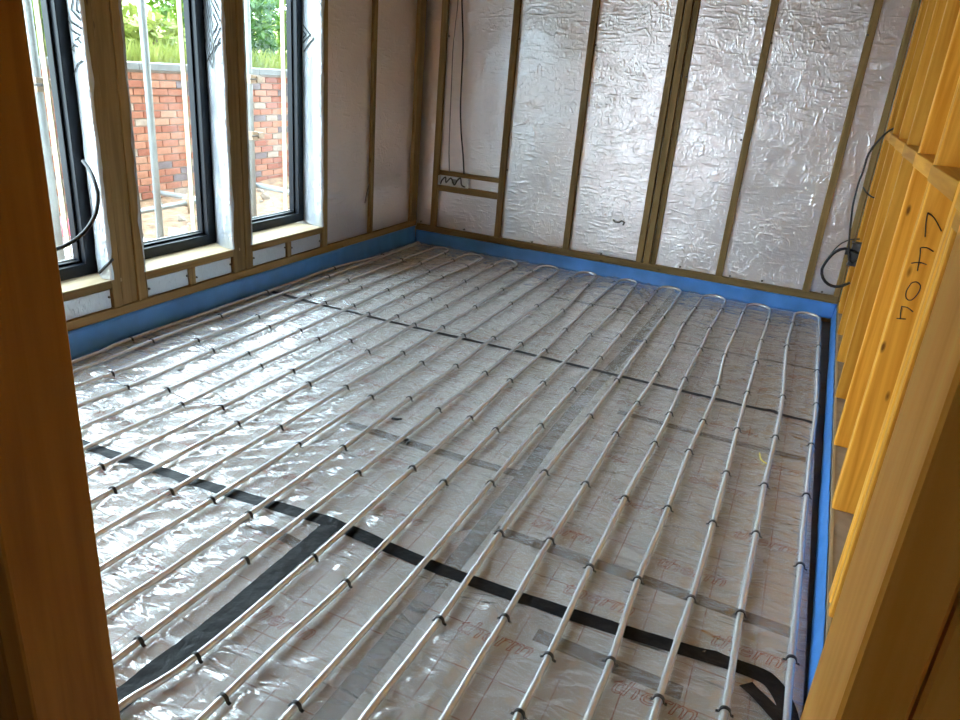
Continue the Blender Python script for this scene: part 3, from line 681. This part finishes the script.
for k in range(11):
    L, Rr = runs[2 * k + 1], runs[2 * k]
    yt = tops[k]
    def leg(run, i):
        pts = [(y, x) for y, x, c in run if y < yt - .13]
        if not pts: pts = [(2.0, 0.247 - .15 * i)]
        if pts[0][0] > .75: pts = [(.70, pts[0][1] + pipe_w.uniform(-.008, .008))] + pts
        return pts
    a, b = leg(L, 2 * k + 1), leg(Rr, 2 * k)
    xa, xb = a[-1][1], b[-1][1]; cx, hw = (xa + xb) / 2, abs(xb - xa) / 2
    P = []
    def zof(y): return Z_P + .003 * noise.noise(Vector((k * 3.1, y * 2.3, 0)))
    for y, x in a: P.append((x, y, zof(y)))
    r_y = min(.085, hw + .012)
    for q in range(1, 8):
        th = math.pi * q / 8
        P.append((cx - hw * math.cos(th) * (1.06 if q in (3, 4, 5) else 1.02), yt - r_y + r_y * math.sin(th), Z_P + .012 * math.sin(th)))
    for y, x in reversed(b): P.append((x, y, zof(y)))
    o = tube('heating_pipe', spline(P, .035), R_P, pipe_m, None, 10)
    lab = 'silver grey heating pipe hairpin, %s loop counted from the right-hand studs' % ordinal(k)
    if k == 0: lab = 'silver grey heating pipe hairpin running beside the right blue membrane, loop nearest the studs'
    if k == 10: lab = 'silver grey heating pipe hairpin in shade against the window wall, loop farthest left'
    tag(o, lab, 'pipe', 'underfloor heating pipe loops')
# one clip: a hooped staple with splayed, barbed feet
def clip_mesh():
    V, F = [], []; prof = []
    for th in range(-2, 15):
        a = math.pi * th / 12 
        prof.append((-math.cos(a) * .0112, math.sin(a) * .0112 + .0185))
    prof = [(-.0185, .0125), (-.0128, .0140)] + prof[2:15] + [(.0128, .0140), (.0185, .0125)]
    for x, z in prof:
        n = Vector((x, 0, z - .0185)).normalized()
        for dn in (-.0004, .0026):
            for y in (-.0045, .0045): V.append((x + n.x * dn, y, z + n.z * dn))
    for i in range(len(prof) - 1):
        b = i * 4; c = b + 4
        F += [(b, b + 1, c + 1, c), (b + 2, c + 2, c + 3, b + 3), (b, c, c + 2, b + 2), (b + 1, b + 3, c + 3, c + 1)]
    F += [(0, 2, 3, 1), (len(V) - 4, len(V) - 3, len(V) - 1, len(V) - 2)]
    return mesh('pipe_clip', V, F)
cme = clip_mesh()
for i, x, y in clips:
    run = runs[i]; o = link('pipe_clip', cme, clip_m); o.location = (x, y, -.0005)
    j = [n for n, q in enumerate(run) if q[0] == y][0]
    p, q = run[max(0, j - 1)], run[min(len(run) - 1, j + 1)]
    if q[0] > p[0]: o.rotation_euler.z = -math.atan2(q[1] - p[1], q[0] - p[0])
    nth = sum(1 for q in run if q[2] and q[0] > y)
    tag(o, 'black clip on %s pipe from right wall, %s clip from back wall' % (num(i), num(nth)), 'clip', 'black pipe clips')
for (u, v), rz, lab in (((397, 419), .4, 'loose black clip lying on the sheet left of a pipe'), ((402, 444), 2.4, 'loose black clip tucked against a pipe beside the grey tape')):
    p = at(u, v, 2, .006); o = link('pipe_clip', cme, clip_m); o.location = (p.x, p.y, .008); o.rotation_euler = (1.2, 0, rz)
    tag(o, lab, 'clip', 'black pipe clips')
pts = [at(u, v, 2, .012) for u, v in ((759.5, 453), (761, 459), (764, 462), (768, 464))]
tag(tube('yellow_strap', spline(pts, .008), .0028, yellow_m, None, 6), 'scrap of thin yellow strapping lying by a right-hand pipe', 'strap')

# ================================================================== cables and boxes
def px_cable(name, pts, ax, val, r, mat, label, cat='cable', group=None):
    P = [at(u, v, ax, val) for u, v in pts]
    return tag(tube(name, spline(P, .02), r, mat, None, 7), label, cat, group)
px_cable('cable', [(459, -40), (458, 0), (455.5, 25), (453, 50), (451.5, 85), (450, 120), (449, 150), (449.3, 172)], 1, 5.352, .0042, gcable_m, 'thin grey cable hanging down the back wall left of a black one', group='cables on the back wall')
px_cable('cable', [(462.5, -40), (462, 0), (463, 42), (462, 70), (460.5, 105), (461, 130), (463, 155), (464, 174)], 1, 5.350, .006, cable_m, 'black cable hanging down the back wall right of a grey one', group='cables on the back wall')
tag(tube('cable', spline([(-2.70, 5.365, .49), (-2.68, 5.345, .53), (-2.655, 5.36, .56), (-2.64, 5.345, .52), (-2.60, 5.345, .56), (-2.57, 5.35, .51), (-2.54, 5.34, .55), (-2.515, 5.345, .57), (-2.50, 5.34, .52), (-2.475, 5.35, .505)], .01), .006, cable_m, None, 6), 'coiled black cable ends in the slot between two short noggins', 'cable')
jb = empty('back_box', (-2.58, 5.37, .497))
bm_ = multi_box('box_shell', [(-.13, .13, 0, .004, 0, .072), (-.13, -.126, -.03, 0, 0, .072), (.126, .13, -.03, 0, 0, .072), (-.13, .13, -.03, 0, 0, .004)], white_board, jb)
box('knockout', -.02, .02, -.006, 0, .02, .055, galv_m, jb, .001)
tag(jb, 'white twin socket back box between two noggins on the back wall', 'box')
px_cable('cable', [(613, 220), (615.5, 222.3), (619, 222.5), (622, 220.8), (624.5, 222.5), (623, 225)], 1, 5.375, .006, steel_m, 'short dark cable tail poking out of the back wall foil')
px_cable('cable', [(369, 184), (367.5, 190), (366, 197), (365, 203)], 0, XL - .012, .004, steel_m, 'short dark cable tail on the left foil by the corner')
# window cable: out of the wall by the first post, looping down behind the doorway post
P = [Vector((-2.93, 2.40, .95))] + [at(u, v, 0, xx) for u, v, xx in ((83, 161, -2.93), (90, 171, -2.86), (95, 183, -2.80), (98, 196, -2.77), (96, 212, -2.75), (89, 226, -2.73), (80, 236, -2.72), (70, 243, -2.72), (57, 249, -2.72), (40, 252, -2.74))]
P = P[1:]
tag(tube('cable', spline(P, .015), .0085, cable_m, None, 8), 'thick black cable curving out in front of the window beside the left doorway post', 'cable')
tag(tube('cable', spline([at(u, v, 0, xx) for u, v, xx in ((99, 273, -2.96), (104, 268, -2.93), (109, 263, -2.90), (113, 259, -2.893))], .01), .007, cable_m, None, 8), 'short black cable stub at the bottom corner of the quilted window reveal', 'cable')
# right corner: back box with looped cables
rb = empty('junction_box', (.318, 4.93, .45))
multi_box('box_shell', [(0, .05, 0, .07, 0, .14), (-.004, 0, -.002, .072, -.002, .006), (-.004, 0, -.002, .072, .134, .142)], plain('dark_grey_box', (.06, .06, .065), .5), rb)
box('entry_gland', -.03, 0, .02, .05, .06, .09, clip_m, rb, .004)
tag(rb, 'dark grey junction box fixed at the far end of the right studs', 'box')
Yc = 4.93
px_cable('cable', [(904, 126), (899, 127), (890, 130), (879, 140), (868.7, 153.7), (863, 171), (858, 185), (853, 205), (850.5, 225), (849, 245), (849, 260), (853, 263), (857, 260)], 1, 4.91, .006, cable_m, 'black cable arching from the pine noggin down to the junction box', group='cables by the right corner')
px_cable('cable', [(863, 255), (855, 252), (845, 248.5), (836, 251.5), (828, 259), (822, 269), (823, 278), (828, 284), (835, 286.5), (843, 285.5), (850, 282.5)], 1, Yc, .009, cable_m, 'thick black cable coiled in a loop below the junction box', group='cables by the right corner')
px_cable('cable', [(829, 257), (835, 249), (842, 243), (851, 239.5), (860, 239)], 1, Yc + .03, .004, cable_m, 'thin black cable arc above the coiled cable', group='cables by the right corner')
px_cable('cable', [(863, 187), (866, 192), (872, 197), (880, 199)], 1, 4.90, .005, cable_m, 'short black cable hooked around a stud near the corner', group='cables by the right corner')

# ================================================================== OUTSIDE
g = empty('ground'); 
V, F = [], []; nx, ny = 60, 110
for j in range(ny + 1):
    for i in range(nx + 1):
        x = -3.31 - 4.3 * i / nx; y = -4 + 18 * j / ny
        V.append((x, y, -.19 + .05 * noise.noise(Vector((x * 1.3, y * 1.3, 0))) + .05 * noise.noise(Vector((x * 5, y * 5, 2)))))
for j in range(ny):
    for i in range(nx):
        k = j * (nx + 1) + i; F.append((k, k + nx + 1, k + nx + 2, k + 1))
link('soil', mesh('soil', V, F), soil_m, g, True); g['kind'] = 'structure'
tag(g, 'rough orange brown soil and rubble between house and brick wall', 'ground', kind='structure')
multi = bmesh.new(); bmesh.ops.create_icosphere(multi, subdivisions=1, radius=1); rm = bpy.data.meshes.new('stone')
for v in multi.verts: v.co *= 1 + random.uniform(-.25, .25)
multi.to_mesh(rm); multi.free()
rr = random.Random(5)
for k in range(150):
    x = rr.uniform(-6.2, -3.5); y = rr.uniform(2.6, 8.5); s = rr.uniform(.015, .06)
    o = link('stone', rm, rock_m, g); o.location = (x, y, -.19 + .05 * noise.noise(Vector((x * 1.3, y * 1.3, 0))) + .05 * noise.noise(Vector((x * 5, y * 5, 2))) + s * .2)
    o.scale = (s * 1.3, s, s * .7); o.rotation_euler = (rr.random() * 3, rr.random() * 3, rr.random() * 6)
# garden wall: separate bricks on a mortar core
XW = -6.40
bw = multi_box('garden_wall', [(XW - .2, XW - .008, 1.0, 14.0, -.3, 1.10)], mortar_m)
tag(bw, 'weathered red brick garden wall with grey coping seen through the windows', 'wall')
bme = bevel_box_mesh('brick', -.012, 0.006, 0, .215, 0, .065, .003); bme.materials.append(brick_m)
cand = []
for r_ in range(17):
    z = -.19 + .075 * r_; off = .1125 * (r_ % 2)
    for c_ in range(58):
        cand.append((1.0 + off + .225 * c_, z, r_))
cand.sort(key=lambda q: abs(q[0] - 6.2))
rest = []
for n, (y, z, r_) in enumerate(cand):
    prj = .022 if r_ == 15 else (.012 if r_ == 14 else 0)
    if n < 296:
        o = link('brick', bme, None, bw); o.location = (XW + rr.uniform(-.003, .002) + prj, y, z)
    else: rest.append((XW - .012 + prj, XW + .006 + prj, y, y + .215, z, z + .065))
o = multi_box('brick_courses', rest, plain('far_brick', (0.36, 0.16, 0.10), .9, 0, .3, .4, 6), bw); o['kind'] = 'stuff'
for k in range(22):
    box('coping_stone', XW - .25, XW + .045, 1.0 + .6 * k, 1.0 + .6 * k + .594, 1.10, 1.17, coping_m, bw, .006)
# scaffold
def scaffold_pole(x, y, zc, label, lean=0):
    root = empty('scaffold_pole', (x, y, -.22))
    tube('standard', [Vector((0, 0, 0)), Vector((lean * .5, 0, 1.5)), Vector((lean, 0, 3.6))], .0242, galv_m, root, 12)
    for z in zc:
        cl = multi_box('coupler', [(-.045, .045, -.036, .036, z + .18, z + .25), (-.02, .06, .03, .10, z + .19, z + .24)], rust_m, root)
        tube('coupler_bolt', [Vector((.05, -.05, z + .215)), Vector((.05, .05, z + .215))], .008, steel_m, cl, 6)
    return tag(root, label, 'scaffold pole', 'upright scaffold poles')
scaffold_pole(-3.80, 2.79, [1.13], 'upright galvanised scaffold pole beside the left doorway post')
scaffold_pole(-4.05, 3.75, [], 'upright galvanised scaffold pole in the middle window')
scaffold_pole(-4.60, 5.365, [1.15, .68], 'upright galvanised scaffold pole at the edge of the farthest window')
def scaffold_tube(a, b, label):
    o = tube('scaffold_tube', [Vector(a), (Vector(a) + Vector(b)) / 2, Vector(b)], .0242, galv_m, None, 12)
    return tag(o, label, 'scaffold tube', 'level scaffold tubes')
scaffold_tube((-5.05, 2.2, .02), (-5.05, 5.3, .06), 'level scaffold tube running along the house low behind the middle window')
scaffold_tube((-5.65, 5.20, .05), (-4.62, 5.10, .09), 'level scaffold tube pointing at the house, crossing another low tube')
scaffold_tube((-4.75, 5.415, .235), (-3.47, 5.43, .19), 'low level scaffold tube seen in the farthest window')
cp = empty('scaffold_coupler', (-5.05, 5.02, .06)); multi_box('clamp', [(-.04, .04, -.035, .035, -.035, .035)], rust_m, cp); tube('bolt', [Vector((0, 0, -.1)), Vector((0, 0, .08))], .01, rust_m, cp, 6)
tag(cp, 'rusty clamp joining two low scaffold tubes outside the middle window', 'clamp')
for (x, y, rz, sx, sy, lab) in ((-4.75, 3.75, .3, .9, .55, 'white board lying on the rubble outside the middle window'), (-4.6, 2.75, -.2, .8, .6, 'white board lying on the rubble behind the left scaffold pole')):
    o = box('site_board', -sx / 2, sx / 2, -sy / 2, sy / 2, 0, .05, white_board, None, .006); o.location = (x, y, -.11); o.rotation_euler = (.04, -.05, rz)
    tag(o, lab, 'board', 'boards on the ground outside')
bm = bmesh.new(); bmesh.ops.create_icosphere(bm, subdivisions=3, radius=1)
for v in bm.verts: v.co = Vector((v.co.x * .20, v.co.y * .14, max(-.05, v.co.z * .075))) * (1 + .25 * noise.noise(v.co * 3))
me = bpy.data.meshes.new('red_sack'); bm.to_mesh(me); bm.free(); o = link('red_sack', me, redbag_m, None, True); o.location = (-5.15, 3.75, 0.02)
tag(o, 'crumpled red plastic sack outside by the left scaffold pole', 'sack')
for (x, y, s) in ((-4.6, 4.45, .10), (-4.75, 4.62, .075), (-4.45, 4.3, .07)):
    o = link('rubble_block', rm.copy(), concrete_m); o.location = (x, y, -.12); o.scale = (s * 1.5, s * 1.1, s * .8); o.rotation_euler = (.3, .2, x * 9)
    tag(o, {.10: 'largest of the broken concrete blocks on the soil outside the middle window', .075: 'broken concrete block on the soil farthest from the middle window', .07: 'smallest broken concrete block on the soil nearest the middle window'}[s], 'rubble', 'broken concrete blocks')
# planted bank behind the wall
V, F = [], []; nx, ny = 24, 60
for j in range(ny + 1):
    for i in range(nx + 1):
        x = -6.62 - 9.4 * i / nx; y = -2 + 22 * j / ny
        V.append((x, y, .75 + .16 * (-x - 6.6) + .12 * noise.noise(Vector((x, y, 0)))))
for j in range(ny):
    for i in range(nx):
        k = j * (nx + 1) + i; F.append((k, k + nx + 1, k + nx + 2, k + 1))
bank = link('bank', mesh('bank', V, F), leafs[2], None, True); tag(bank, 'rising grassy bank behind the brick garden wall', 'bank', kind='structure')
def leafcloud(name, n, rx, ry, rz, size, mat, parent, rng, blade=False):
    V, F = [], []
    for k in range(n):
        while True:
            p = Vector((rng.uniform(-1, 1), rng.uniform(-1, 1), rng.uniform(-1, 1)))
            if p.length < 1 and rng.random() < .25 + p.length * .75: break
        p = Vector((p.x * rx, p.y * ry, p.z * rz + rz)) * (1 + .25 * noise.noise(p * 2.5))
        d = Vector((rng.gauss(0, 1), rng.gauss(0, 1), rng.gauss(.2, .8))).normalized(); e = d.cross(Vector((rng.gauss(0, 1), rng.gauss(0, 1), rng.gauss(0, 1)))).normalized()
        s = size * rng.uniform(.6, 1.3); b = len(V)
        V += [p - d * s, p + e * s * .42 , p + d * s, p - e * s * .42]; F += [(b, b + 1, b + 2), (b, b + 2, b + 3)]
    return link(name, mesh(name, V, F), mat, parent)
rg = random.Random(11)
bushes = [(-7.95, 4.2, .85, .66, .62, .72, 0), (-7.95, 5.8, .85, .66, .64, .82, 0), (-7.95, 7.35, .85, .5, .6, .42, 2), (-7.95, 8.9, .85, .66, .62, .8, 1), (-7.95, 10.5, .9, .7, .66, .85, 0), (-9.95, 10.6, 1.2, .85, 1.15, 1.3, 0), (-9.95, 4.6, 1.2, .85, 1.15, 1.25, 1), (-9.95, 7.6, 1.2, .85, 1.2, 1.3, 1)]
btxt = ['leafy bright green shrub above the wall at the left window', 'leafy bright green shrub above the wall in the middle window', 'low yellow green clump just over the wall coping', 'deep green shrub behind the wall in the farthest window', 'bright green shrub at the right edge of the farthest window', 'tall bright green shrub at the back of the farthest window', 'tall deep green shrub at the back of the left window', 'tall deep green shrub at the back of the middle window']
for (x, y, z, rx, ry, rz, mi), lab in zip(bushes, btxt):
    root = empty('shrub', (x, y, z)); n = int(5200 * rx * ry)
    leafcloud('foliage', n, rx, ry, rz, .075, leafs[mi], root, rg)
    for q in range(3):
        a = q * 2.1; tube('stem', [Vector((.05 * math.cos(a), .05 * math.sin(a), -.25)), Vector((.2 * rx * math.cos(a), .2 * ry * math.sin(a), rz * .6)), Vector((.4 * rx * math.cos(a), .4 * ry * math.sin(a), rz * 1.3))], .025, bark_m, root, 6)
    tag(root, lab, 'shrub', 'shrubs behind the garden wall')
# long grass along the top of the wall
V, F = [], []
for k in range(5200):
    x = rg.uniform(-7.1, -6.88); y = rg.uniform(3.0, 11.5); h = rg.uniform(.25, .62); b = len(V); a = rg.uniform(0, 6.3); lx, ly = rg.uniform(-.16, .16), rg.gauss(0, .12)
    zb = .75 + .16 * (-x - 6.6)
    V += [(x - .008 * math.cos(a), y - .008 * math.sin(a), zb), (x + .008 * math.cos(a), y + .008 * math.sin(a), zb), (x + lx * .4, y + ly * .4, zb + h * .6), (x + lx, y + ly, zb + h)]
    F += [(b, b + 1, b + 2), (b, b + 2, b + 3)]
o = link('long_grass', mesh('long_grass', V, F), leafs[2]); tag(o, 'yellow green long grass growing behind the wall coping', 'grass', kind='stuff')
